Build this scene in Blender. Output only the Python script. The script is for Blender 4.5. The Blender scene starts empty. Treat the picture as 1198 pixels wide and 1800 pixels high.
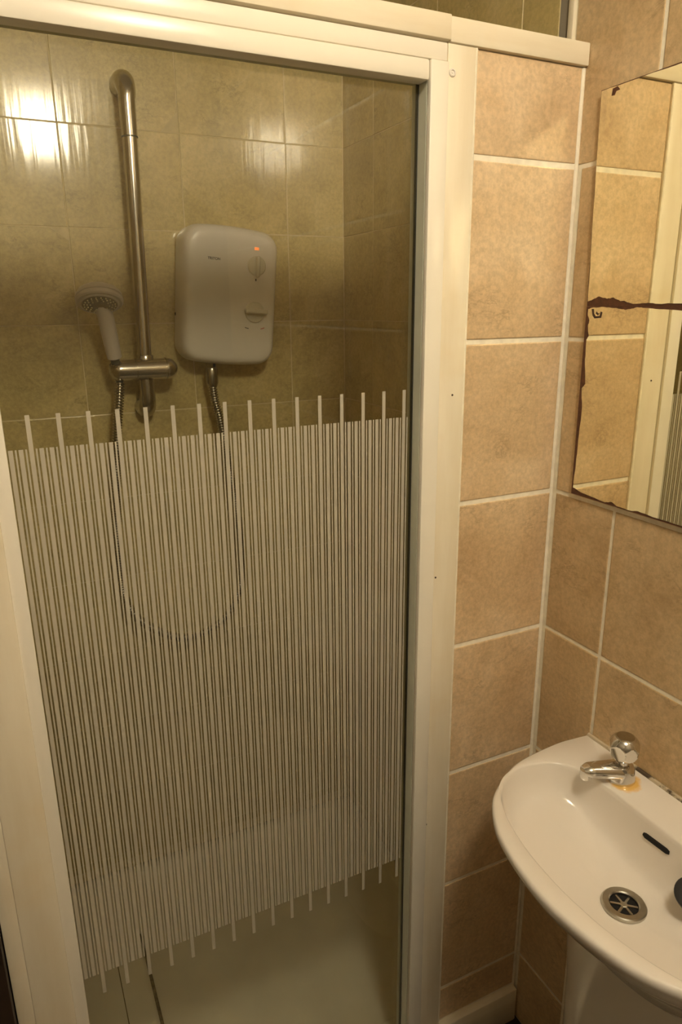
import bpy, bmesh, math, random
from mathutils import Vector, Matrix
random.seed(7)
sc = bpy.context.scene
COL = sc.collection
R = math.radians

# ---------------------------------------------------------------- camera
cam_d = bpy.data.cameras.new('camera')
cam_d.sensor_fit = 'VERTICAL'; cam_d.sensor_height = 36.0
cam_d.lens = 1229.447 / 1800.0 * 36.0
cam_d.clip_start = 0.01
cam = bpy.data.objects.new('camera', cam_d); COL.objects.link(cam)
cam.location = (-.82131, -.88174, 1.52159)
cam.rotation_euler = (R(73.68641), R(.53705), R(-25.70139))
sc.camera = cam

# ---------------------------------------------------------------- world, exposure
w = bpy.data.worlds.new('world'); sc.world = w; w.use_nodes = True
w.node_tree.nodes['Background'].inputs[0].default_value = (1, .85, .6, 1)
w.node_tree.nodes['Background'].inputs[1].default_value = 0.0
sc.view_settings.view_transform = 'Standard'; sc.view_settings.look = 'None'
sc.view_settings.gamma = 1; sc.view_settings.use_curve_mapping = False
sc.view_settings.exposure = 0.0
LAMP_POS = (-.53, -1.00, 2.255); LAMP_R = .105; LAMP_E = 80.0; LAMP_C = (1.0, .875, .655)
sc.cycles.max_bounces = 14; sc.cycles.diffuse_bounces = 6; sc.cycles.glossy_bounces = 6
sc.cycles.transparent_max_bounces = 32
sc.cycles.caustics_reflective = True; sc.cycles.blur_glossy = .3
sc.cycles.sample_clamp_indirect = 0.0
sc.cycles.use_denoising = True

# ---------------------------------------------------------------- materials
class NT:
    def __init__(s, name):
        s.m = bpy.data.materials.new(name); s.m.use_nodes = True
        s.t = s.m.node_tree; s.n = s.t.nodes; s.b = s.n['Principled BSDF']; s.out = s.n['Material Output']
    def node(s, typ, **kw):
        n = s.n.new(typ)
        for k, v in kw.items():
            if hasattr(n, k) and not k[0].isupper(): setattr(n, k, v)
            else: n.inputs[k].default_value = v
        return n
    def link(s, a, b): s.t.links.new(a, b)
    def math(s, op, a, b=None):
        n = s.n.new('ShaderNodeMath'); n.operation = op
        for i, x in enumerate((a, b)):
            if x is None: continue
            if hasattr(x, 'links'): s.link(x, n.inputs[i])
            else: n.inputs[i].default_value = x
        return n.outputs[0]
    def mix(s, f, a, b):
        n = s.n.new('ShaderNodeMix'); n.data_type = 'RGBA'
        for sock, x in ((n.inputs[0], f), (n.inputs[6], a), (n.inputs[7], b)):
            if hasattr(x, 'links'): s.link(x, sock)
            elif isinstance(x, (int, float)): sock.default_value = x
            else: sock.default_value = (*x, 1)
        return n.outputs[2]
    def ramp(s, f, stops):
        n = s.n.new('ShaderNodeValToRGB')
        el = n.color_ramp.elements
        while len(el) < len(stops): el.new(.5)
        for e, (p, c) in zip(el, stops):
            e.position = p; e.color = (*c, 1) if not isinstance(c, (int, float)) else (c, c, c, 1)
        s.link(f, n.inputs[0]); return n.outputs[0]
    def coords(s, rnd=True, scale=(1, 1, 1)):
        tc = s.n.new('ShaderNodeTexCoord'); mp = s.n.new('ShaderNodeMapping')
        mp.inputs['Scale'].default_value = scale
        s.link(tc.outputs['Object'], mp.inputs[0])
        if rnd:
            oi = s.n.new('ShaderNodeObjectInfo')
            v = s.n.new('ShaderNodeVectorMath'); v.operation = 'SCALE'; v.inputs[0].default_value = (17.3, 9.1, 23.7)
            s.link(oi.outputs['Random'], v.inputs[3]); s.link(v.outputs[0], mp.inputs[1])
        return mp.outputs[0]
    def noise(s, co, scale, detail=4, rough=.55, dist=0):
        n = s.n.new('ShaderNodeTexNoise'); n.inputs['Scale'].default_value = scale
        n.inputs['Detail'].default_value = detail; n.inputs['Roughness'].default_value = rough
        n.inputs['Distortion'].default_value = dist
        s.link(co, n.inputs['Vector']); return n.outputs['Fac']
    def bump(s, h, strength, dist=.001):
        n = s.n.new('ShaderNodeBump'); n.inputs['Strength'].default_value = strength; n.inputs['Distance'].default_value = dist
        s.link(h, n.inputs['Height']); s.link(n.outputs[0], s.b.inputs['Normal'])

def simple(name, col, rough=.5, metal=0, noise=0, nscale=20, spec=.5, coat=0):
    t = NT(name)
    t.b.inputs['Roughness'].default_value = rough; t.b.inputs['Metallic'].default_value = metal
    t.b.inputs['Specular IOR Level'].default_value = spec; t.b.inputs['Coat Weight'].default_value = coat
    f = t.noise(t.coords(False), nscale, 5)
    a = tuple(max(0, c * (1 - noise)) for c in col); b = tuple(min(1, c * (1 + noise)) for c in col)
    t.link(t.ramp(f, [(.3, a), (.7, b)]), t.b.inputs['Base Color'])
    return t.m

def tile_mat(name, c0, c1, c2, rough, streak):
    t = NT(name); co = t.coords(True)
    big = t.noise(co, 7, 6, .62, .6); fine = t.noise(co, 130, 3, .7)
    base = t.ramp(big, [(.30, c0), (.50, c1), (.72, c2)])
    # fine darker hair veins of the printed stone
    vein = t.noise(t.coords(True, (1, 1, 1.9)), 9, 8, .68, .35)
    v = t.math('ABSOLUTE', t.math('SUBTRACT', vein, .5))
    gate = t.ramp(t.noise(co, 13, 2), [(.48, 0.0), (.66, 1.0)])
    vm = t.math('MULTIPLY', t.ramp(v, [(0.0, .55), (.022, 0.0)]), gate)
    base = t.mix(vm, base, tuple(x * .62 for x in c0))
    sp = t.ramp(fine, [(.35, .86), (.65, 1.09)])
    m = t.n.new('ShaderNodeMix'); m.data_type = 'RGBA'; m.blend_type = 'MULTIPLY'; m.inputs[0].default_value = 1
    t.link(base, m.inputs[6]); t.link(sp, m.inputs[7]); t.link(m.outputs[2], t.b.inputs['Base Color'])
    t.b.inputs['Roughness'].default_value = rough
    if streak:
        h = t.noise(t.coords(True, (1, 1, .05)), 70, 2, .5)
        t.bump(h, streak, .001)
        t.b.inputs['Coat Weight'].default_value = .85; t.b.inputs['Coat Roughness'].default_value = .10; t.b.inputs['Coat IOR'].default_value = 1.6
        t.link(t.b.inputs['Normal'].links[0].from_socket, t.b.inputs['Coat Normal'])
    else:
        t.bump(fine, .12, .0006)
    return t.m

M = {}
M['tile'] = tile_mat('room_tile', (.53, .37, .21), (.65, .48, .29), (.75, .585, .385), .32, 0)
M['tile_side'] = tile_mat('room_tile_side', (.50, .35, .185), (.60, .44, .25), (.68, .525, .32), .30, 0)
M['olive'] = tile_mat('shower_tile', (.45, .36, .15), (.55, .445, .195), (.645, .535, .27), .42, .38)
M['grout'] = simple('grout_cream', (.86, .80, .66), .8, 0, .10, 60)
M['grout_olive'] = simple('grout_shower', (.66, .565, .34), .7, 0, .10, 60)
M['paint'] = simple('white_gloss_paint', (.80, .75, .63), .32, 0, .04, 9)
M['profile'] = simple('white_profile', (.82, .78, .68), .28, 0, .02, 6)
M['plaster'] = simple('tan_plaster', (.27, .24, .19), .85, 0, .05, 5)
M['seal'] = simple('grey_green_seal', (.66, .68, .58), .35, 0, .06, 30)
M['darkedge'] = simple('dark_gasket', (.03, .03, .022), .5)
M['white_plastic'] = simple('white_plastic', (.78, .74, .68), .30, 0, .02, 8)
M['knob_plastic'] = simple('knob_plastic', (.66, .63, .52), .30, 0, .03, 12)
M['head_plastic'] = simple('head_plastic', (.62, .57, .52), .34, 0, .03, 12)
M['nozzle'] = simple('rubber_nozzle', (.70, .63, .42), .35, 0, .05, 30)
M['greyface'] = simple('grey_spray_face', (.34, .30, .23), .4, 0, .08, 30)
M['chrome'] = simple('chrome', (.62, .58, .52), .16, 1, .08, 25)
M['worn_chrome'] = simple('worn_chrome', (.50, .46, .38), .24, 1, .12, 40)
M['tapchrome'] = simple('tap_chrome', (.72, .70, .66), .09, 1, .05, 40)
M['steel'] = simple('steel_waste', (.50, .48, .42), .28, 1, .12, 60)
M['ceramic'] = simple('white_ceramic', (.78, .73, .66), .12, 0, .015, 5, coat=.3)
M['black'] = simple('black_rubber', (.02, .02, .022), .45)
M['hole'] = simple('dark_hole', (.006, .005, .004), .9)
M['ink'] = simple('dark_print', (.03, .028, .03), .6)
M['redink'] = simple('red_print', (.55, .05, .03), .6)
M['greycap'] = simple('grey_nut', (.13, .125, .09), .4, .3)
M['wood'] = simple('dark_stained_wood', (.030, .016, .008), .55, 0, .4, 14)
M['floor'] = simple('dark_vinyl', (.045, .033, .021), .5, 0, .3, 30)
M['rust'] = simple('bare_brown_backing', (.105, .040, .018), .7, 0, .35, 120)
M['rustdark'] = simple('dark_brown_rust', (.05, .025, .014), .7, 0, .3, 90)
M['tray'] = simple('off_white_tray', (.74, .70, .58), .38, 0, .06, 9)
M['mould'] = simple('dark_mould', (.22, .18, .10), .8, 0, .5, 90)
M['ceil'] = simple('ceiling_white', (.58, .55, .49), .9, 0, .02, 4)

def skirting_paint(scale, name):
    t = NT(name)
    co = t.coords(False); f = t.noise(t.coords(False, scale), 30, 5); d = t.noise(co, 5, 5, .6)
    c = t.ramp(f, [(.3, (.74, .66, .50)), (.7, (.84, .78, .64))])
    c = t.mix(t.ramp(d, [(.55, 0.0), (.75, .35)]), c, (.72, .56, .30))
    t.link(c, t.b.inputs['Base Color']); t.b.inputs['Roughness'].default_value = .38
    t.bump(f, .25, .001); return t.m
M['timber'] = skirting_paint((1, 1, .12), 'worn_painted_timber')
M['timber_h'] = skirting_paint((.12, 1, 1), 'worn_painted_rail')

def led_mat():
    t = NT('orange_neon'); t.b.inputs['Base Color'].default_value = (.8, .2, .05, 1)
    t.b.inputs['Emission Color'].default_value = (1, .26, .06, 1); t.b.inputs['Emission Strength'].default_value = .8
    return t.m
M['led'] = led_mat()

def glass_mat():
    t = NT('clear_glass'); t.n.remove(t.b)
    tr = t.n.new('ShaderNodeBsdfTransparent'); tr.inputs[0].default_value = (.955, .96, .93, 1)
    gl = t.n.new('ShaderNodeBsdfGlossy'); gl.inputs['Roughness'].default_value = .0
    lw = t.n.new('ShaderNodeLayerWeight'); lw.inputs['Blend'].default_value = .5
    f = t.math('ADD', t.math('MULTIPLY', t.math('POWER', lw.outputs['Facing'], 5.0), .9), .04)
    mx = t.n.new('ShaderNodeMixShader'); t.link(f, mx.inputs[0]); t.link(tr.outputs[0], mx.inputs[1]); t.link(gl.outputs[0], mx.inputs[2])
    t.link(mx.outputs[0], t.out.inputs[0]); return t.m
M['glass'] = glass_mat()

def frost_mat():
    t = NT('frosted_white_print')
    t.b.inputs['Base Color'].default_value = (.66, .62, .52, 1); t.b.inputs['Roughness'].default_value = .5
    tr = t.n.new('ShaderNodeBsdfTransparent'); mx = t.n.new('ShaderNodeMixShader'); mx.inputs[0].default_value = .82
    tl = t.n.new('ShaderNodeBsdfTranslucent'); tl.inputs[0].default_value = (.8, .78, .68, 1)
    m2 = t.n.new('ShaderNodeMixShader'); m2.inputs[0].default_value = .25
    t.link(t.b.outputs[0], m2.inputs[1]); t.link(tl.outputs[0], m2.inputs[2])
    t.link(tr.outputs[0], mx.inputs[1]); t.link(m2.outputs[0], mx.inputs[2]); t.link(mx.outputs[0], t.out.inputs[0]); return t.m
M['frost'] = frost_mat()

def mirror_mat():
    t = NT('old_mirror_silver'); t.b.inputs['Metallic'].default_value = 1
    f = t.noise(t.coords(False), 9, 4)
    t.link(t.ramp(f, [(.3, (.86, .82, .62)), (.7, (.90, .86, .68))]), t.b.inputs['Base Color'])
    t.b.inputs['Roughness'].default_value = .0; return t.m
M['mirror'] = mirror_mat()

def lamp_mat():
    t = NT('lit_opal_glass'); t.b.inputs['Base Color'].default_value = (.8, .8, .75, 1)
    t.b.inputs['Emission Color'].default_value = (*LAMP_C, 1); t.b.inputs['Emission Strength'].default_value = LAMP_E
    return t.m
M['lamp'] = lamp_mat()

def ledge_mat(tap_xy):
    # basin ceramic with an amber limescale stain round the tap foot
    t = NT('ceramic_with_stain')
    tc = t.n.new('ShaderNodeTexCoord'); v = t.n.new('ShaderNodeVectorMath'); v.operation = 'DISTANCE'
    t.link(tc.outputs['Object'], v.inputs[0]); v.inputs[1].default_value = (tap_xy[0] - .000, tap_xy[1] - .007, .823)
    n = t.noise(tc.outputs['Object'], 60, 3)
    d = t.math('ADD', v.outputs['Value'], t.math('MULTIPLY', t.math('SUBTRACT', n, .5), .022))
    m = t.ramp(d, [(.0215, .9), (.0265, 0.0)])
    c = t.mix(m, (.78, .73, .66), (.72, .42, .07))
    t.link(c, t.b.inputs['Base Color']); t.b.inputs['Roughness'].default_value = .12; t.b.inputs['Coat Weight'].default_value = .3
    return t.m

# ---------------------------------------------------------------- mesh helpers
def mesh_from(bm, name, mat, smooth=True, angle=40):
    bmesh.ops.recalc_face_normals(bm, faces=bm.faces[:])
    me = bpy.data.meshes.new(name); bm.to_mesh(me); bm.free()
    if mat is not None: me.materials.append(mat)
    if smooth:
        for p in me.polygons: p.use_smooth = True
        me.set_sharp_from_angle(angle=R(angle))
    return me

def link(name, me, parent=None, loc=None, rot=None):
    o = bpy.data.objects.new(name, me); COL.objects.link(o)
    if parent is not None: o.parent = parent
    if loc is not None: o.location = loc
    if rot is not None: o.rotation_euler = rot
    return o

def obj(name, bm, mat, parent=None, smooth=True, angle=40, loc=None, rot=None):
    return link(name, mesh_from(bm, name, mat, smooth, angle), parent, loc, rot)

def thing(name, label, cat, loc=(0, 0, 0), rot=(0, 0, 0), group=None):
    o = bpy.data.objects.new(name, None); COL.objects.link(o); o.location = loc; o.rotation_euler = rot
    o.empty_display_size = .05
    o['label'] = label; o['category'] = cat
    if group: o['group'] = group
    return o

def struct(o, label=None, cat=None):
    o['kind'] = 'structure'
    if label: o['label'] = label
    if cat: o['category'] = cat
    return o

def add_box(bm, x0, x1, y0, y1, z0, z1, bev=0, seg=2):
    t = bmesh.new()
    r = bmesh.ops.create_cube(t, size=1)
    for v in t.verts:
        v.co = Vector(((x0 + x1) / 2 + v.co.x * (x1 - x0), (y0 + y1) / 2 + v.co.y * (y1 - y0), (z0 + z1) / 2 + v.co.z * (z1 - z0)))
    if bev: bmesh.ops.bevel(t, geom=t.edges[:], offset=bev, segments=seg, profile=.5, affect='EDGES')
    merge(bm, t); return bm

def merge(bm, t, mat=None):
    if mat is not None: bmesh.ops.transform(t, matrix=mat, verts=t.verts[:])
    me = bpy.data.meshes.new('tmp'); t.to_mesh(me); t.free(); bm.from_mesh(me); bpy.data.meshes.remove(me)

def box(*a, bev=0, seg=2):
    return add_box(bmesh.new(), *a, bev=bev, seg=seg)

def rings_mesh(bm, rings, close=True, cap0=True, cap1=True):
    vs = [[bm.verts.new(p) for p in r] for r in rings]
    n = len(rings[0])
    for a, b in zip(vs[:-1], vs[1:]):
        for i in range(n if close else n - 1):
            j = (i + 1) % n
            bm.faces.new((a[i], a[j], b[j], b[i]))
    if cap0: bm.faces.new(vs[0][::-1])
    if cap1: bm.faces.new(vs[-1])
    return vs

def tube(bm, pts, rad, n=16, caps=True):
    pts = [Vector(p) for p in pts]
    if not hasattr(rad, '__len__'): rad = [rad] * len(pts)
    rings = []; up = None
    for i, p in enumerate(pts):
        d = (pts[min(i + 1, len(pts) - 1)] - pts[max(i - 1, 0)]).normalized()
        if up is None:
            up = Vector((0, 0, 1)) if abs(d.z) < .9 else Vector((1, 0, 0))
        u = (up - d * up.dot(d)).normalized(); up = u; v = d.cross(u)
        rr = rad[i] if hasattr(rad[i], '__len__') else (rad[i], rad[i])
        rings.append([p + u * (math.cos(2 * math.pi * k / n) * rr[0]) + v * (math.sin(2 * math.pi * k / n) * rr[1]) for k in range(n)])
    rings_mesh(bm, rings, True, caps, caps); return bm

def lathe(bm, prof, n=32, mat=None):
    """prof: list of (r, h) about local Z"""
    t = bmesh.new(); rings = []
    for r, h in prof:
        r = max(r, 1e-5)
        rings.append([Vector((r * math.cos(2 * math.pi * k / n), r * math.sin(2 * math.pi * k / n), h)) for k in range(n)])
    rings_mesh(t, rings); merge(bm, t, mat); return bm

def frame_to(o, zdir, xhint=(1, 0, 0)):
    z = Vector(zdir).normalized(); x = Vector(xhint); x = (x - z * x.dot(z)).normalized(); y = z.cross(x)
    m = Matrix((x, y, z)).transposed().to_4x4(); m.translation = Vector(o); return m

def spline(ctrl, n):
    """Catmull-Rom through the control points, n samples, roughly even spacing"""
    P = [Vector(c) for c in ctrl]; P = [P[0] * 2 - P[1]] + P + [P[-1] * 2 - P[-2]]
    raw = []
    for i in range(1, len(P) - 2):
        for k in range(40):
            t = k / 40; a, b, c, d = P[i - 1:i + 3]
            raw.append(.5 * (2 * b + (c - a) * t + (2 * a - 5 * b + 4 * c - d) * t * t + (3 * b - a - 3 * c + d) * t ** 3))
    raw.append(P[-2])
    L = [0]
    for a, b in zip(raw[:-1], raw[1:]): L.append(L[-1] + (b - a).length)
    out = []; j = 0
    for i in range(n):
        s = L[-1] * i / (n - 1)
        while j < len(L) - 2 and L[j + 1] < s: j += 1
        f = (s - L[j]) / max(1e-9, L[j + 1] - L[j]); out.append(raw[j].lerp(raw[j + 1], min(1, f)))
    return out, L[-1]

def prism(bm, poly, x0, x1, axis='x'):
    """polygon in (y, z) between planes x0 and x1"""
    a = [bm.verts.new((x0, p[0], p[1])) for p in poly]; b = [bm.verts.new((x1, p[0], p[1])) for p in poly]
    n = len(poly)
    bm.faces.new(a); bm.faces.new(b[::-1])
    for i in range(n): bm.faces.new((a[i], b[i], b[(i + 1) % n], a[(i + 1) % n]))
    return bm

# ---------------------------------------------------------------- tiles (one by one)
_tile_cache = {}
def tile_mesh(w, h, mat, t=.009):
    bev_ = .0008 if mat is M['olive'] else .0020
    k = (round(w, 4), round(h, 4), mat.name)
    if k not in _tile_cache:
        bm = bmesh.new(); add_box(bm, -w / 2, w / 2, 0, t, -h / 2, h / 2)
        fe = [e for e in bm.edges if all(abs(v.co.y) < 1e-6 for v in e.verts)]
        bmesh.ops.bevel(bm, geom=fe, offset=min(bev_, w / 5), segments=2, profile=.6, affect='EDGES')
        _tile_cache[k] = mesh_from(bm, 'tile', mat, False)
    return _tile_cache[k]

def tile_wall(parent, us, zs, face, rotz, mat, gap, tilt=0.0, skip=None):
    """us: joints along the wall, zs: joints in height; face(u) -> world (x, y) on the tile face"""
    for i in range(len(us) - 1):
        for j in range(len(zs) - 1):
            u0, u1, z0, z1 = us[i], us[i + 1], zs[j], zs[j + 1]
            if skip and skip(u0, u1, z0, z1): continue
            me = tile_mesh(abs(u1 - u0) - gap, (z1 - z0) - gap, mat)
            x, y = face((u0 + u1) / 2)
            o = link('tile', me, parent, (x, y, (z0 + z1) / 2))
            o.rotation_euler = (R(random.gauss(0, tilt)), 0, rotz + R(random.gauss(0, tilt)))

FZ = .05       # room floor level
CZ = 2.36      # ceiling
D = .805       # back wall of the shower
ROWS = [.22, .475, .72, .97, 1.22, 1.47, 1.72]

# ---------------------------------------------------------------- room shell
floor = struct(obj('floor', box(-1.35, .1, -1.75, .0, FZ - .05, FZ), M['floor'], None, False))
ceiling = struct(obj('ceiling', box(-1.45, .1, -1.85, .91, CZ, CZ + .05), M['ceil'], None, False))
wall_back = struct(obj('wall_back', box(-1.45, .1, -1.85, -1.75, FZ, CZ), M['plaster'], None, False))
wall_left = struct(obj('wall_left', box(-1.45, -1.35, -1.75, .06, FZ, CZ), M['plaster'], None, False))
wall_fl = struct(obj('wall_front_left', box(-1.35, -1.105, .0, .06, FZ, CZ), M['plaster'], None, False))

wall_fu = struct(obj('wall_front_upper', box(-1.1045, -.962, .0, .06, 1.882, CZ), M['plaster'], None, False))
# narrow tiled partition between the shower door and the corner
wall_front = struct(obj('wall_front', box(-.195, -.0012, .0016, .060, FZ, 1.850), M['grout'], None, False))
tile_wall(wall_front, [-.197, -.0035], [FZ, .135] + ROWS + [1.853], lambda u: (u, 0), 0, M['tile'], .0075, .12, lambda a, b, c, d: c < .1)
# the caulked corner line
obj('corner_caulk', tube(bmesh.new(), [(-.0035, .0035, z) for z in (FZ + .08, .5, 1.0, 1.5, 1.85)], .0045, 8), M['grout'], wall_front)
obj('post_caulk', tube(bmesh.new(), [(-.1955, -.0008, z) for z in (.14, .5, 1.0, 1.5, 1.85)], .0034, 8), M['grout'], wall_front)

wall_right = struct(obj('wall_right', box(.0016, .10, -1.75, .030, FZ, CZ), M['grout'], None, False))
us = [-.134 - .2 * k for k in range(0, 9)][::-1]
tile_wall(wall_right, [-1.745] + us[1:] + [-.0035], [FZ] + ROWS, lambda u: (0, u), -math.pi / 2, M['tile_side'], .0065, .12)
tile_wall(wall_right, [-1.745] + us[1:] + [.030], [1.72, 1.97, 2.22, CZ], lambda u: (0, u), -math.pi / 2, M['tile_side'], .0065, .12)

# plaster reveal and bead where the room tiling stops above the shower front
trim_bead = struct(obj('trim_4', box(-.004, .012, .0305, .0425, 1.884, CZ, bev=.002), M['timber'], None))
trim_reveal = struct(obj('trim_5', box(.0005, .012, .043, .0635, 1.884, CZ), M['plaster'], None))

wall_sb = struct(obj('wall_shower_back', box(-.86, .10, D + .0006, D + .10, FZ - .05, CZ), M['grout_olive'], None, False))
zs = [.065, .09] + [.29 + .2 * k for k in range(0, 11)] + [CZ]
tile_wall(wall_sb, [-.855, -.65, -.40, -.15, -.001], zs, lambda u: (u, D), 0, M['olive'], .0021, .12)
wall_sr = struct(obj('wall_shower_right', box(.0006, .10, .064, D, FZ - .05, CZ), M['grout_olive'], None, False))
tile_wall(wall_sr, [.064, .15, .40, .65, D - .001], zs, lambda u: (0, u), -math.pi / 2, M['olive'], .0021, .12)
wall_sl = struct(obj('wall_shower_left', box(-.96, -.8606, .064, D, FZ - .05, CZ), M['grout_olive'], None, False))
tile_wall(wall_sl, [.064, .15, .40, .65, D - .001], zs, lambda u: (-.86, u), math.pi / 2, M['olive'], .0021, .12)

# painted timber over and beside the enclosure
struct(obj('trim_1', box(-1.10, -.2385, -.008, .060, 1.8525, 1.8815, bev=.0015), M['timber_h'], None))
struct(obj('trim_6', box(-.238, -.0012, -.006, .060, 1.8510, 1.8805, bev=.0015), M['timber_h'], None))
post = struct(obj('trim_2', box(-.2405, -.1960, -.004, .060, FZ, 1.8500, bev=.001), M['timber'], None))
b = lathe(bmesh.new(), [(0, .0), (.0052, .0), (.0052, .0012), (.0042, .0022), (.0030, .0022), (.0026, .0008), (.0012, .0008), (.0010, .0018), (0, .0018)], 20, frame_to((-.2335, -.0040, 1.8165), (0, -1, 0)))
obj('screw', b, M['white_plastic'], post)
for x, z in ((-.2395, .633), (-.2155, 1.394), (-.2355, 1.105)):
    b = bmesh.new(); bmesh.ops.create_icosphere(b, subdivisions=2, radius=.0016, matrix=Matrix.Translation((x, -.004, z)))
    obj('screw_hole', b, M['rustdark'], post)
struct(obj('trim_3', box(-1.10, -.9180, -.03, .060, FZ, 1.8515, bev=.002), M['wood'], None))
struct(obj('baseboard_front', box(-.1945, -.0045, -.014, .0033, FZ, .134, bev=.003), M['timber_h'], None))

# ---------------------------------------------------------------- shower tray
def rrect(x0, x1, y0, y1, r, z, n=6):
    out = []
    for cx, cy, a0 in ((x1 - r, y1 - r, 0), (x0 + r, y1 - r, 90), (x0 + r, y0 + r, 180), (x1 - r, y0 + r, 270)):
        for k in range(n + 1):
            a = R(a0 + 90 * k / n); out.append(Vector((cx + r * math.cos(a), cy + r * math.sin(a), z)))
    return out
tray = thing('shower_tray', 'off-white shower tray with raised rim behind the striped glass door', 'shower tray', (-.43, .43, 0))
TO = Vector((-.43, .43, 0))
b = bmesh.new()
rg = [rrect(-.858, -.002, .066, D - .003, .01, .0), rrect(-.858, -.002, .066, D - .003, .01, .040), rrect(-.855, -.005, .069, D - .006, .012, .045),
      rrect(-.700, -.042, .105, D - .030, .04, .045), rrect(-.692, -.048, .111, D - .036, .045, .041), rrect(-.684, -.054, .118, D - .043, .05, .026),
      rrect(-.676, -.062, .126, D - .052, .055, .020), rrect(-.60, -.12, .20, D - .14, .05, .017), rrect(-.42, -.32, .40, D - .34, .03, .015)]
rings_mesh(b, [[p - TO for p in r] for r in rg])
obj('basin', b, M['tray'], tray, True, 60)
# mould line along the left inner edge
b2 = bmesh.new(); pts = []; rad = []
for k in range(26):
    y = .16 + k * .0165; pts.append(Vector((-.6880, y, .0350)) - TO)
    rad.append((.0040, .0050 * min(1, (k + 2) / 6, (28 - k) / 9)))
tube(b2, pts, rad, 8); obj('mould_line', b2, M['mould'], tray)
b2 = bmesh.new(); tube(b2, [Vector((-.752, .15 + .04 * k, .0450)) - TO for k in range(12)], (.0012), 6); obj('seam_line', b2, M['mould'], tray)

# ---------------------------------------------------------------- enclosure frame and sliding door
fr = thing('shower_enclosure', 'white metal surround of the shower doorway with head rail and jambs', 'shower frame', (-.55, 0, FZ))
FO = Vector((-.55, 0, FZ))
def fbox(name, mat, *a, bev=.0015, parent=None):
    bm = box(*a, bev=bev); bmesh.ops.translate(bm, vec=-FO, verts=bm.verts[:]); return obj(name, bm, mat, parent or fr)
hr = fbox('head_rail', M['profile'], -.9165, -.2420, -.0050, .045, 1.8285, 1.8497)
fbox('lower_lip', M['profile'], -.8430, -.2700, -.0075, .018, 1.8030, 1.8275, parent=hr, bev=.003)
fbox('track', M['seal'], -.8430, -.2625, .0315, .044, 1.8090, 1.8280, parent=hr)
j = fbox('jamb', M['profile'], -.2690, -.2415, -.0090, .0005, .066, 1.8275)
fbox('channel', M['seal'], -.2625, -.2415, .032, .050, .066, 1.8275, parent=j)
j = fbox('jamb', M['timber'], -.8950, -.8430, -.0125, .050, .066, 1.8275)
fbox('inner_lip', M['profile'], -.8435, -.8260, -.009, .020, .066, 1.8275, parent=j)
fbox('wall_channel', M['timber'], -.9165, -.8945, -.0112, .050, .066, 1.8275, parent=j)
fbox('sill', M['profile'], -.8255, -.2695, -.012, .060, .0505, .075)

GY = .0215
door = thing('shower_door', 'clear glass shower door printed with frosted vertical stripes', 'shower door', (-.545, GY, .085))
DO = Vector((-.545, GY, .085))
def dbox(name, mat, *a, bev=0, parent=None):
    bm = box(*a, bev=bev); bmesh.ops.translate(bm, vec=-DO, verts=bm.verts[:]); return obj(name, bm, mat, parent or door, False)
gp = dbox('glass_panel', M['glass'], -.8380, -.2706, GY, GY + .004, .0850, 1.8080)
dbox('stile', M['seal'], -.2690, -.2425, .0012, GY + .008, .0850, 1.8080)
dbox('edge_gasket', M['darkedge'], -.2705, -.2692, GY - .001, GY + .005, .0850, 1.8080)
# stripes: tall / thin / thick / thin / thick / thin, repeated
P = .03433; X0 = -.7990
def stripe_mesh(w, h):
    bm = box(-w / 2, w / 2, -.0006, -.0001, -h / 2, h / 2); return mesh_from(bm, 'stripe', M['frost'], False)
HT, HB, TT, TB = 1.3625, .555, 1.4030, .516
thick_tall = stripe_mesh(.0052, TT - TB); thick = stripe_mesh(.0051, HT - HB); thin = stripe_mesh(.0019, HT - HB)
for i in range(-1, 17):
    for k in range(6):
        x = X0 + P * i + P / 6 * k
        if x < -.830 or x > -.2735: continue
        me = thick_tall if k == 0 else (thick if k % 2 == 0 else thin)
        zc = (TT + TB) / 2 if k == 0 else (HT + HB) / 2
        o = link('stripe', me, gp, Vector((x, GY, zc)) - DO)

# ---------------------------------------------------------------- riser rail
rail = thing('shower_rail', 'chrome riser rail on the olive shower wall with curved end brackets', 'shower rail', (-.517, D, 1.28))
RO = Vector((-.517, D, 1.28))
def rmesh(name, bm, mat, parent=None, **kw):
    bmesh.ops.translate(bm, vec=-RO, verts=bm.verts[:]); return obj(name, bm, mat, parent or rail, **kw)
RY = .745
def rx(z): return -.5245 + (z - 1.419) * .0175
rmesh('pipe', tube(bmesh.new(), [(rx(z), RY, z) for z in (1.33, 1.4, 1.5, 1.6, 1.7, 1.8, 1.862)], .0150, 24), M['chrome'])
# end brackets: socket that bends back to the wall and swells into a rounded foot
def bracket(z0, sgn, top):
    c = []; r = []
    H = .070 if top else .034
    for k in range(5): c.append((rx(z0), RY, z0 + sgn * H * k / 4)); r.append(.0160 + .0002 * k)
    for k in range(1, 11):
        a = math.pi / 2 * k / 10; rr = .036
        c.append((rx(z0 + sgn * H), RY + rr * (1 - math.cos(a)), z0 + sgn * (H + rr * math.sin(a)))); r.append((.0168 + .0062 * k / 10, .0168 + .0082 * k / 10) if top else (.0168 + .0042 * k / 10, .0168 + .0052 * k / 10))
    c.append((rx(z0 + sgn * H), D - .001, z0 + sgn * (H + .036))); r.append((.0235, .0255) if top else (.0215, .0225))
    return tube(bmesh.new(), c, r, 24)
rmesh('bracket', bracket(1.863, 1, True), M['chrome'])
rmesh('bracket', bracket(1.372, -1, False), M['worn_chrome'])
rmesh('collar', lathe(bmesh.new(), [(.0152, 0), (.0166, .0), (.0166, .0020), (.0152, .0020)], 24, frame_to((rx(1.861), RY, 1.861), (0, 0, 1))), M['greycap'])
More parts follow.
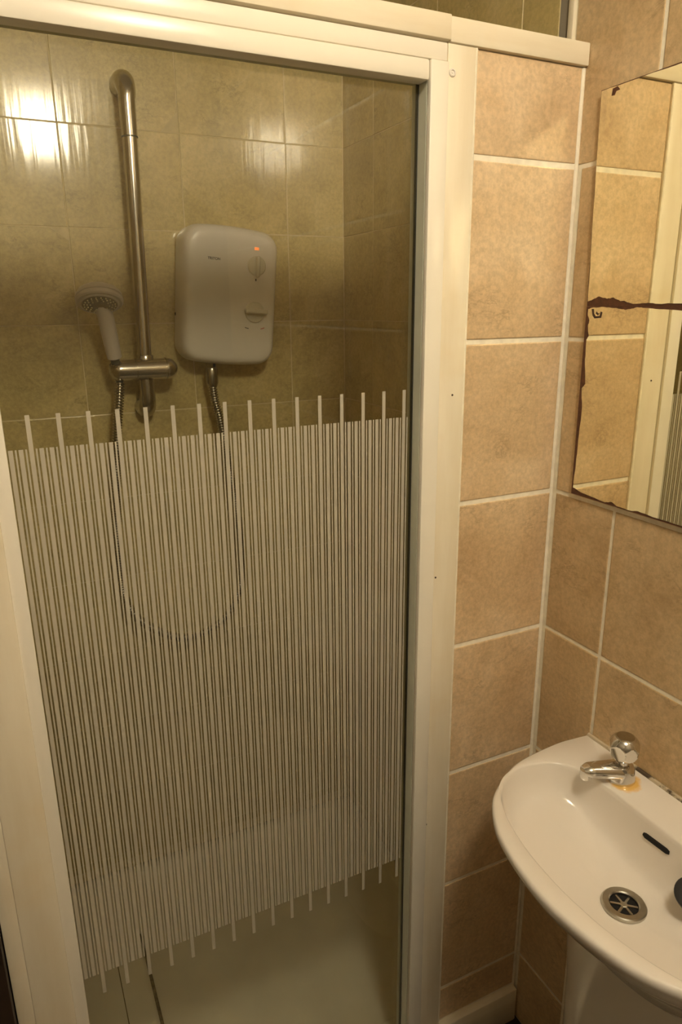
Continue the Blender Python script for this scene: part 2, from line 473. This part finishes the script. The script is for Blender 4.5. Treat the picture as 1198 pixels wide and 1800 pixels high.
# sliding handset holder: a horizontal capsule round the pipe, cup at its left end
SZ = 1.393; SY = .735
c = []; r = []
L0, L1 = -.606, -.456
for k in range(49):
    t = .5 - .5 * math.cos(math.pi * k / 48); x = L0 + (L1 - L0) * t
    c.append((x, SY, SZ)); e = min(t, 1 - t)
    r.append((.0230 * min(1, math.sqrt(max(.0004, 1 - (1 - min(1, e / .16)) ** 2))), .0240 * min(1, math.sqrt(max(.0004, 1 - (1 - min(1, e / .16)) ** 2)))))
sl = rmesh('slider', tube(bmesh.new(), c, r, 24), M['chrome'])
for x_ in (-.482, -.548):
    rmesh('ring', lathe(bmesh.new(), [(.0232, -.001), (.0246, -.001), (.0246, .001), (.0232, .001)], 28, frame_to((x_, SY, SZ), (1, 0, 0), (0, 0, 1))), M['worn_chrome'], sl)
rmesh('pipe_collar', lathe(bmesh.new(), [(.0152, 0), (.0182, 0), (.0182, .014), (.0168, .016), (.0152, .016)], 24, frame_to((rx(1.412), RY - .002, 1.408), (0, 0, 1))), M['chrome'], sl)
HAX = Vector((-.020, -.040, .125)).normalized()      # axis of the handset handle
CUP = Vector((-.5885, .733, 1.394))
rmesh('cup', lathe(bmesh.new(), [(.0105, -.020), (.0135, -.018), (.0155, .010), (.0150, .014), (.0125, .014), (.0100, -.017)], 24, frame_to(CUP, HAX)), M['worn_chrome'], sl)

# ---------------------------------------------------------------- handset
hd = thing('shower_handset', 'white handheld shower head standing in the rail holder', 'shower head', tuple(CUP))
def hmesh(name, bm, mat, parent=None, **kw):
    bmesh.ops.translate(bm, vec=-CUP, verts=bm.verts[:]); return obj(name, bm, mat, parent or hd, **kw)
def hp(t, off=(0, 0, 0)): return CUP + HAX * t + Vector(off)
hmesh('nut', lathe(bmesh.new(), [(0, -.030), (.0072, -.030), (.0088, -.024), (.0096, .030), (.0, .030)], 20, frame_to(CUP, HAX)), M['greycap'])
HC = Vector((-.6195, .668, 1.5325)); FN = Vector((-.06, -.46, -.88)).normalized()
neck = [hp(.030), hp(.05), hp(.075), hp(.100), hp(.122), HC - FN * .016 + Vector((.002, .014, -.004)), HC - FN * .014]
neck, _ = spline(neck, 22)
hmesh('handle', tube(bmesh.new(), neck, [.0155 + .0012 * math.sin(i / 21 * 3.1) + (.004 * max(0, (i - 14) / 7)) for i in range(22)], 20), M['head_plastic'])
prof = [(0, .001), (.034, .001), (.0365, -.001), (.0415, -.001), (.0440, -.0035), (.0445, -.0085), (.0425, -.0095), (.0420, -.0115), (.0440, -.0125), (.0430, -.0180), (.0385, -.0245), (.0300, -.0300), (.0180, -.0335), (0, -.0345)]
prof = [(r * 1.06, h * 1.06) for r, h in prof]
hmesh('body', lathe(bmesh.new(), prof, 40, frame_to(HC, FN)), M['head_plastic'], None, angle=28)
hmesh('spray_face', lathe(bmesh.new(), [(0, .0005), (.0352, .0005), (.0345, .0022), (.0150, .0030), (.0130, .0018), (0, .0022)], 36, frame_to(HC, FN)), M['greyface'])
bm = bmesh.new(); fm = frame_to(HC, FN)
for n_, rr in ((20, .0305), (15, .0245), (10, .0185)):
    for k in range(n_):
        a = 2 * math.pi * (k + .5 * (n_ == 15)) / n_
        bmesh.ops.create_icosphere(bm, subdivisions=1, radius=.0017, matrix=fm @ Matrix.Translation((rr * math.cos(a), rr * math.sin(a), .0034)))
nz = hmesh('nozzle_ring', bm, M['nozzle']); nz['kind'] = 'stuff'

# ---------------------------------------------------------------- hose
hose = thing('shower_hose', 'ribbed chrome shower hose looping from the electric heater to the handset', 'hose', (-.372, .752, 1.351))
HO = Vector((-.372, .752, 1.351))
ctrl = [(-.3735, .752, 1.352), (-.3690, .752, 1.31), (-.3600, .748, 1.262), (-.3460, .745, 1.151), (-.3325, .745, 1.033), (-.3260, .745, .915),
        (-.3390, .745, .820), (-.3790, .745, .756), (-.4410, .745, .7245), (-.4990, .745, .7260), (-.5590, .745, .7620), (-.6030, .745, .8110),
        (-.6230, .745, .8740), (-.6260, .745, .9500), (-.6240, .745, 1.003), (-.6150, .742, 1.126), (-.6010, .738, 1.256), (-.5900, .736, 1.330), tuple(CUP - HAX * .030)]
pts, Lh = spline(ctrl, 1180)
rad = [.0106 if (i % 5) in (1, 2, 3) else .0070 for i in range(len(pts))]
bm = tube(bmesh.new(), [p - HO for p in pts], rad, 10)
obj('ribbed_tube', bm, M['worn_chrome'], hose, True, 180)
bm = lathe(bmesh.new(), [(0, -.004), (.0112, -.004), (.0142, .004), (.0142, .034), (.0125, .0385), (0, .0385)], 20, Matrix.Translation(Vector((-.3725, .7525, 1.350)) - HO))
obj('nut', bm, M['worn_chrome'], hose)

# ---------------------------------------------------------------- electric shower
U0 = Vector((-.3255, D, 1.547))
un = thing('electric_shower', 'white electric shower heater box with two round dials on the shower wall', 'electric shower', tuple(U0), (0, R(5.0), 0))
def outline(inset, y, n=10):
    hw, hh, rc = .1105 - inset, .1440 - inset, max(.010, .036 - inset * .6); out = []
    for cx, cz, a0 in ((hw - rc, hh - rc, 0), (-hw + rc, hh - rc, 90), (-hw + rc, -hh + rc, 180), (hw - rc, -hh + rc, 270)):
        for k in range(n + 1):
            a = R(a0 + 90 * k / n); out.append([cx + rc * math.cos(a), cz + rc * math.sin(a)])
    # subdivide the straight top / bottom so that they can arch
    res = []
    for i, p in enumerate(out):
        q = out[(i + 1) % len(out)]; res.append(p)
        if abs(p[1] - q[1]) < 1e-6 and abs(p[0] - q[0]) > .05:
            for k in range(1, 12): res.append([p[0] + (q[0] - p[0]) * k / 12, p[1]])
    f = []
    for x, z in res:
        arch = .0085 * (1 - (x / .111) ** 2) * (1 if z > 0 else -1) * min(1, max(0, (abs(z) - .06) / .05))
        f.append(Vector((x, y, z + arch)))
    return f
bm = bmesh.new()
rings_mesh(bm, [outline(.004, -.0005), outline(.003, -.010), outline(.0, -.011), outline(.0, -.050), outline(.001, -.066), outline(.003, -.076), outline(.0065, -.084), outline(.0115, -.0885), outline(.018, -.0905), outline(.030, -.0913), outline(.07, -.0918)])
obj('case', bm, M['white_plastic'], un, True, 60)
FY = -.0915
def ux(p): return Vector(p)
# upper dial with a vertical pointer grip
d1 = obj('dial', lathe(bmesh.new(), [(0, 0), (.0215, 0), (.0215, .0035), (.0195, .0055), (0, .0062)], 36, frame_to((.0545, FY + .001, .071), (0, -1, 0))), M['knob_plastic'], un)
bm = bmesh.new(); add_box(bm, .0500, .0590, FY - .017, FY - .003, .046, .092, bev=.0035, seg=3); obj('pointer', bm, M['knob_plastic'], d1)
bm = bmesh.new(); add_box(bm, .0525, .0555, FY - .0006, FY + .001, .0385, .0435); obj('dial_mark', bm, M['ink'], un, False)
obj('indicator_lamp', box(.0485, .0590, FY - .0010, FY + .002, .1050, .1110, bev=.0008), M['led'], un)
# lower dial with a horizontal grip
d2 = obj('dial', lathe(bmesh.new(), [(0, 0), (.0235, 0), (.0235, .0035), (.0215, .0055), (0, .0062)], 36, frame_to((.0540, FY + .001, -.030), (0, -1, 0))), M['knob_plastic'], un)
bm = bmesh.new(); add_box(bm, .0275, .0805, FY - .021, FY - .003, -.0335, -.0225, bev=.004, seg=3); obj('pointer', bm, M['knob_plastic'], d2)
for s, mt, (cx, cz) in ((1, 'ink', (.0365, -.0665)), (-1, 'redink', (.0745, -.0650))):
    bm = bmesh.new(); tube(bm, [(cx - .0045, FY - .0003, cz + s * .0014), (cx, FY - .0003, cz), (cx + .0045, FY - .0003, cz - s * .0014 + .0006)], (.0008), 6); obj('temperature_mark', bm, M[mt], un)
# lettering
cu = bpy.data.curves.new('lettering', 'FONT'); cu.body = 'TRITON'; cu.size = .0078; cu.align_x = 'CENTER'; cu.extrude = .0002; cu.offset = .00012
to = bpy.data.objects.new('lettering_tmp', cu); COL.objects.link(to)
dg = bpy.context.evaluated_depsgraph_get(); me = bpy.data.meshes.new_from_object(to.evaluated_get(dg)); bpy.data.objects.remove(to)
me.materials.clear(); me.materials.append(M['ink'])
lo = link('lettering', me, un, (-.0439, FY - .0001, .0745), (R(90), 0, 0))
# side screw hole, outlet stub, small drain nub
obj('side_screw', lathe(bmesh.new(), [(0, 0), (.0035, 0), (.0035, .001), (0, .001)], 14, frame_to((-.1108, -.018, -.046), (-1, 0, 0), (0, 1, 0))), M['hole'], un)
obj('relief_spout', tube(bmesh.new(), [(-.026, -.050, -.149), (-.026, -.050, -.160)], .0035, 12), M['black'], un)

# ---------------------------------------------------------------- mirrors: two stuck-on mirror squares
def mirror_tile(label, outer, silver, spots):
    y0 = min(p[0] for p in outer); y1 = max(p[0] for p in outer); z0 = min(p[1] for p in outer)
    t = thing('mirror', label, 'mirror', (0, (y0 + y1) / 2, z0), group=None)
    O = Vector((0, (y0 + y1) / 2, z0))
    bm = bmesh.new(); prism(bm, outer, -.0004, -.0078); bmesh.ops.translate(bm, vec=-O, verts=bm.verts[:])
    obj('backing', bm, M['rust'], t, False)
    bm = bmesh.new(); prism(bm, silver, -.0078, -.0084); bmesh.ops.translate(bm, vec=-O, verts=bm.verts[:])
    bmesh.ops.triangulate(bm, faces=[f for f in bm.faces if len(f.verts) > 4])
    obj('silvered_face', bm, M['mirror'], t, False)
    for name, poly, mt in spots:
        bm = bmesh.new(); prism(bm, poly, -.0083, -.0087); bmesh.ops.translate(bm, vec=-O, verts=bm.verts[:]); obj(name, bm, M[mt], t, False)
    return t
def jag(pts, amp, n=5, seed=1):
    rnd = random.Random(seed); out = []
    for (a, b), (c, d) in zip(pts[:-1], pts[1:]):
        for k in range(n):
            f = k / n; out.append((a + (c - a) * f + (rnd.uniform(-amp, amp) if k else 0), b + (d - b) * f + (rnd.uniform(-amp, amp) if k else 0)))
    out.append(pts[-1]); return out
YR = -.352
# upper silver outline, clockwise seen from the room
up_bot = jag([(-.0505, 1.5265), (-.060, 1.5292), (-.072, 1.5335), (-.088, 1.5300), (-.100, 1.5315), (-.114, 1.5262), (-.122, 1.5262), (-.137, 1.5225), (-.160, 1.5232), (-.175, 1.5222), (-.217, 1.5222), (YR + .001, 1.5218)], .0006, 4, 3)
up_sil = up_bot + [(YR + .001, 1.8092), (-.175, 1.8088)] + jag([(-.175, 1.8088), (-.12, 1.8094), (-.0425, 1.8094)], .0004, 5, 4)[1:] + jag([(-.0425, 1.8094), (-.0450, 1.70), (-.0480, 1.604), (-.0495, 1.565), (-.0505, 1.5265)], .0004, 4, 5)[1:-1]
mirror_tile('upper mirror square on the tiled wall, bare brown strip along its bottom edge', [(YR, 1.5195), (-.0490, 1.5195), (-.0415, 1.8105), (YR, 1.8105)], up_sil,
            [('rust_spot', [(-.062, 1.799), (-.0635, 1.8075), (-.072, 1.8085), (-.0765, 1.8035), (-.0700, 1.8030), (-.0675, 1.7985)], 'rust')])
low_top = jag([(YR + .001, 1.5130), (-.219, 1.5132), (-.183, 1.5150), (-.159, 1.5168), (-.145, 1.5178), (-.136, 1.5160), (-.124, 1.5142), (-.112, 1.5158), (-.093, 1.5178), (-.079, 1.5185), (-.058, 1.5172), (-.0525, 1.5150)], .0005, 4, 6)
low_left = jag([(-.0525, 1.5150), (-.0530, 1.506), (-.0570, 1.499), (-.0550, 1.491), (-.0585, 1.477), (-.0545, 1.471), (-.0550, 1.441), (-.0600, 1.404), (-.0535, 1.397), (-.0575, 1.368), (-.0560, 1.324), (-.0555, 1.293), (-.0540, 1.262), (-.0530, 1.238)], .0006, 4, 7)[1:]
low_bot = jag([(-.0530, 1.238), (-.070, 1.2340), (-.094, 1.2320), (-.122, 1.2298), (-.135, 1.2335), (-.145, 1.2295), (-.174, 1.2292), (-.185, 1.2318), (-.211, 1.2300), (-.261, 1.2300), (YR + .001, 1.2300)], .0004, 4, 8)[1:]
ring = [(-.0600, 1.5155), (-.0625, 1.5065), (-.0670, 1.5020), (-.0800, 1.5030), (-.0815, 1.5110), (-.0780, 1.5120), (-.0770, 1.5058), (-.0690, 1.5052), (-.0655, 1.5090), (-.0640, 1.5158)]
mid = [(-.0700, 1.5120), (-.0690, 1.5090), (-.0730, 1.5065), (-.0765, 1.5100), (-.0740, 1.5090)]
mirror_tile('lower mirror square on the tiled wall with a curled rust mark near its top corner', [(YR, 1.2275), (-.0495, 1.2275), (-.0485, 1.5193), (YR, 1.5193)], low_top + low_left + low_bot,
            [('rust_spot', ring, 'rustdark'), ('rust_spot', mid, 'rustdark')])

# ---------------------------------------------------------------- wash basin
CY = -.362; HW = .236; RZ = .823
BO = Vector((0, CY, 0))
TAP = Vector((-.044, -.240, RZ))
half_out = [(-.0005, HW - .003), (-.030, HW), (-.062, HW + .002), (-.120, HW - .003), (-.160, HW - .011), (-.190, HW - .024), (-.235, HW - .052), (-.260, HW - .080), (-.281, HW - .116), (-.294, HW - .158), (-.3015, HW - .200), (-.3040, 0)]
def closed_outline(half, n):
    a = [Vector((x, y, 0)) for x, y in half]; bb = [Vector((x, -y, 0)) for x, y in half[-2::-1]]
    s, _ = spline(a + bb, n); return s
NO = 121
out_o = closed_outline(half_out, NO)
half_in = [(-.0760, 0), (-.0760, .070), (-.0765, .110), (-.0790, .150), (-.0850, .172), (-.1000, .192), (-.1220, .2045), (-.1550, .2120), (-.1800, .2085), (-.2080, .1960), (-.2330, .1700), (-.2540, .1250), (-.2670, .0700), (-.2715, .0250), (-.2725, 0)]
inn, _ = spline(half_in, 131)
inner = [Vector((p.x, p.y, 0)) for p in inn] + [Vector((p.x, -p.y, 0)) for p in inn[-2:0:-1]]
DR = Vector((-.152, .003, 0)); DZ = .737
def bowl_pt(p, s):
    """s = 0 drain .. 1 rim opening"""
    q = DR + (p - DR) * s
    d = (p - DR).normalized()
    back = max(0.0, d.x) ** 1.5; side = abs(d.y) ** 3 * (1 - back)
    s0 = .24 + .26 * back - .06 * side; A = .24 + .30 * side - .12 * back; e = 1.7 - .5 * side
    t = max(0.0, (s - s0) / (1 - s0))
    z = DZ + (RZ - .003 - DZ) * (A * t ** e + (1 - A) * t ** (15 - 9 * back))
    return Vector((q.x, q.y, z))
bm = bmesh.new()
S = [.10, .2, .3, .4, .5, .6, .68, .74, .79, .84, .88, .91, .935, .955, .97, .983, .993, 1.0]
rg = [[bowl_pt(p, s) for p in inner] for s in S]
def grow(p, d):
    v = p - Vector((-.17, 0, 0)); return p + v.normalized() * d
rg.append([Vector((*grow(p, .0018).xy, RZ - .0012)) for p in inner]); rg.append([Vector((*grow(p, .0045).xy, RZ)) for p in inner])
vs = rings_mesh(bm, rg, True, True, False)
top_in = vs[-1]
# outer shell: one outer point for every inner point, along the ray from the middle of the bowl
OC = Vector((-.15, 0, 0))
def hit(p):
    d = (p - OC).normalized(); best = None
    for i in range(NO):
        a, b_ = out_o[i] - OC, out_o[(i + 1) % NO] - OC; e = b_ - a
        den = d.x * e.y - d.y * e.x
        if abs(den) < 1e-12: continue
        t = (a.x * e.y - a.y * e.x) / den; u = (a.x * d.y - a.y * d.x) / den
        if t > 0 and -1e-6 <= u <= 1 + 1e-6 and (best is None or t > best): best = t
    return OC + d * best
outer = [hit(p) for p in inner]
for cy in (HW - .003, -HW + .003):
    k = min(range(len(outer)), key=lambda i: (outer[i] - Vector((-.0005, cy, 0))).length); outer[k] = Vector((-.0005, cy, 0))
def oring(scale_x, scale_y, z): return [Vector((p.x * scale_x, p.y * scale_y, z)) for p in outer]
def inset(d, z):
    r = []
    for p in outer:
        v = (p - Vector((-.12, 0, 0))).normalized(); q = p - v * d
        r.append(Vector((p.x if p.x > -.002 else min(q.x, -.0005), q.y, z)))
    return r
org = [inset(.0042, RZ), inset(.0012, RZ - .0018), inset(0, RZ - .006), inset(.0006, RZ - .012), inset(.006, RZ - .022), inset(.015, RZ - .036), oring(.90, .91, RZ - .054), oring(.83, .84, RZ - .078), oring(.74, .76, RZ - .108), oring(.65, .68, RZ - .140), oring(.59, .60, RZ - .170)]
vo = rings_mesh(bm, org, True, False, True)
for i in range(len(inner)):
    k = (i + 1) % len(inner); bm.faces.new((top_in[i], top_in[k], vo[0][k], vo[0][i]))
basin = thing('wash_basin', 'small white ceramic wash basin in the tiled corner below the mirrors', 'basin', tuple(BO))
M['bowl'] = ledge_mat((TAP - BO).to_2d())
obj('bowl', bm, M['bowl'], basin, True, 60)
# waste: flange, recessed cup and four-spoke grid
wm = frame_to((DR.x, DR.y, DZ + .0042), (.03, 0, 1))
ws = obj('waste', lathe(bmesh.new(), [(.0185, -.010), (.0190, .0005), (.0205, .0020), (.0280, .0020), (.0295, .0005), (.0295, -.003), (.0185, -.012)], 40, wm), M['steel'], basin)
obj('waste_hole', lathe(bmesh.new(), [(0, -.0035), (.0186, -.0035), (.0186, -.0005), (.0185, .0004), (.0178, -.0026), (0, -.0030)], 32, wm), M['hole'], ws)
bm = bmesh.new()
for a in range(3):
    t = bmesh.new(); add_box(t, -.0182, .0182, -.0017, .0017, -.0032, -.0008, bev=.0006); merge(bm, t, wm @ Matrix.Rotation(R(20 + 60 * a), 4, 'Z'))
lathe(bm, [(0, -.003), (.0050, -.003), (.0050, -.0008), (.0038, 0), (0, 0)], 16, wm)
obj('waste_grid', bm, M['steel'], ws)
# overflow slot in the back slope of the bowl
from mathutils.bvhtree import BVHTree
def bowl_at(y, s):
    best = min(inn if y >= 0 else [Vector((p.x, -p.y, 0)) for p in inn], key=lambda p: abs((DR + (Vector((p.x, p.y, 0)) - DR) * s).y - y) + (10 if p.x < -.11 else 0))
    return bowl_pt(Vector((best.x, best.y, 0)), s)
pa, pb = bowl_at(.0420, .972), bowl_at(-.0010, .972)
bm = bmesh.new(); tube(bm, [pa.lerp(pb, k / 10) for k in range(11)], [.0026] + [.0042] * 9 + [.0026], 12)
obj('overflow_slot', bm, M['hole'], basin)
# mould-spotted sealant along the wall
bm = bmesh.new(); tube(bm, [(-.0030, HW - .006 - (2 * HW - .012) * k / 30, RZ + .0008) for k in range(31)], .0038, 8)
def sealant():
    t = NT('mouldy_sealant'); n = t.noise(t.coords(False), 38, 4, .6)
    t.link(t.ramp(n, [(.42, (.07, .05, .03)), (.52, (.55, .46, .32))]), t.b.inputs['Base Color']); t.b.inputs['Roughness'].default_value = .6; return t.m
obj('sealant', bm, sealant(), basin)

# pedestal
ped = thing('basin_pedestal', 'white ceramic pedestal standing under the wash basin', 'pedestal', (0, CY, FZ))
bm = bmesh.new(); rg = []
for z, dx, hy in ((FZ, .185, .150), (FZ + .03, .183, .148), (FZ + .08, .168, .138), (.30, .160, .132), (.50, .162, .136), (.60, .168, .142), (.652, .172, .145)):
    r = []
    for k in range(33):
        a = R(-90 + 180 * k / 32); cx = math.cos(a); sy = math.sin(a)
        r.append(Vector((-dx * abs(cx) ** .55, hy * (abs(sy) ** .75) * (1 if sy > 0 else -1), z - FZ)))
    r[0].x = r[-1].x = -.001
    rg.append(r)
rings_mesh(bm, rg); obj('column', bm, M['ceramic'], ped, True, 60)

# tap
tap = thing('basin_tap', 'chrome pillar tap with a faceted knob on the wash basin', 'tap', tuple(TAP))
obj('foot', lathe(bmesh.new(), [(0, 0), (.0205, 0), (.0215, .002), (.0212, .006), (.0195, .013), (.0188, .020), (.0165, .026), (.0110, .029), (0, .029)], 32), M['tapchrome'], tap)
sd = Vector((-1, .30, 0)).normalized()
sp = []; srad = []
for k in range(14):
    t = k / 13; sp.append(sd * (.000 + .064 * t) + Vector((0, 0, .0165 + .0095 * t - .003 * t * t)))
    srad.append((.0140 - .0040 * t, .0190 - .0065 * t) if k < 12 else ((.0085, .0112) if k == 12 else (.0055, .0080)))
spo = obj('spout', tube(bmesh.new(), sp, srad, 20), M['tapchrome'], tap)
obj('outlet', lathe(bmesh.new(), [(0, -.0150), (.0078, -.0150), (.0088, -.0135), (.0092, 0), (0, 0)], 20, Matrix.Translation(sd * .0580 + Vector((0, 0, .024)))), M['tapchrome'], spo)
obj('stem', lathe(bmesh.new(), [(0, .027), (.0105, .027), (.0095, .031), (.0095, .037), (0, .037)], 24), M['tapchrome'], tap)
# knob: a barrel cut by six flat circular facets and a flat top
bm = bmesh.new(); prof = []
for k in range(25):
    t = k / 24; a = -1.05 + 2.0 * t
    prof.append((.0235 * math.cos(a * .92), .0555 + .0225 * math.sin(a)))
prof = [(0, prof[0][1])] + prof + [(.0125, prof[-1][1] + .0006), (.0115, prof[-1][1] - .0006), (0, prof[-1][1] - .0006)]
lathe(bm, prof, 72)
for v in bm.verts:
    for k in range(6):
        a = R(60 * k + 18); n = Vector((math.cos(a), math.sin(a), -.12)).normalized(); dd = (v.co - Vector((0, 0, .0545))).dot(n)
        if dd > .0200: v.co -= n * (dd - .0200)
kn = obj('knob', bm, M['tapchrome'], tap, True, 22)
obj('knob_cap', lathe(bmesh.new(), [(0, .0735), (.0128, .0735), (.0135, .0742), (.0128, .0752), (0, .0757)], 32), M['worn_chrome'], kn)

# black plug lying on the right hand slope of the bowl
pp = Vector((-.0925, -.4135, .772))
plug = thing('sink_plug', 'black rubber sink plug lying inside the wash basin', 'plug', tuple(pp), (R(14), R(-24), 0))
obj('stopper', lathe(bmesh.new(), [(0, 0), (.0175, 0), (.0195, .002), (.0215, .012), (.0225, .0135), (.0225, .0165), (.0205, .0180), (.006, .0185), (.005, .022), (0, .022)], 32), M['black'], plug)

# ---------------------------------------------------------------- ceiling lamp (behind the camera, reflected in the tiles)
lamp = thing('ceiling_light', 'round lit opal ceiling lamp in the middle of the room ceiling', 'lamp', (LAMP_POS[0], LAMP_POS[1], CZ))
obj('base_plate', lathe(bmesh.new(), [(0, -.0005), (.07, -.0005), (.07, -.016), (.045, -.022), (0, -.022)], 32), M['white_plastic'], lamp)
bm = bmesh.new(); bmesh.ops.create_uvsphere(bm, u_segments=32, v_segments=20, radius=LAMP_R, matrix=Matrix.Translation((0, 0, LAMP_POS[2] - CZ)))
obj('globe', bm, M['lamp'], lamp)
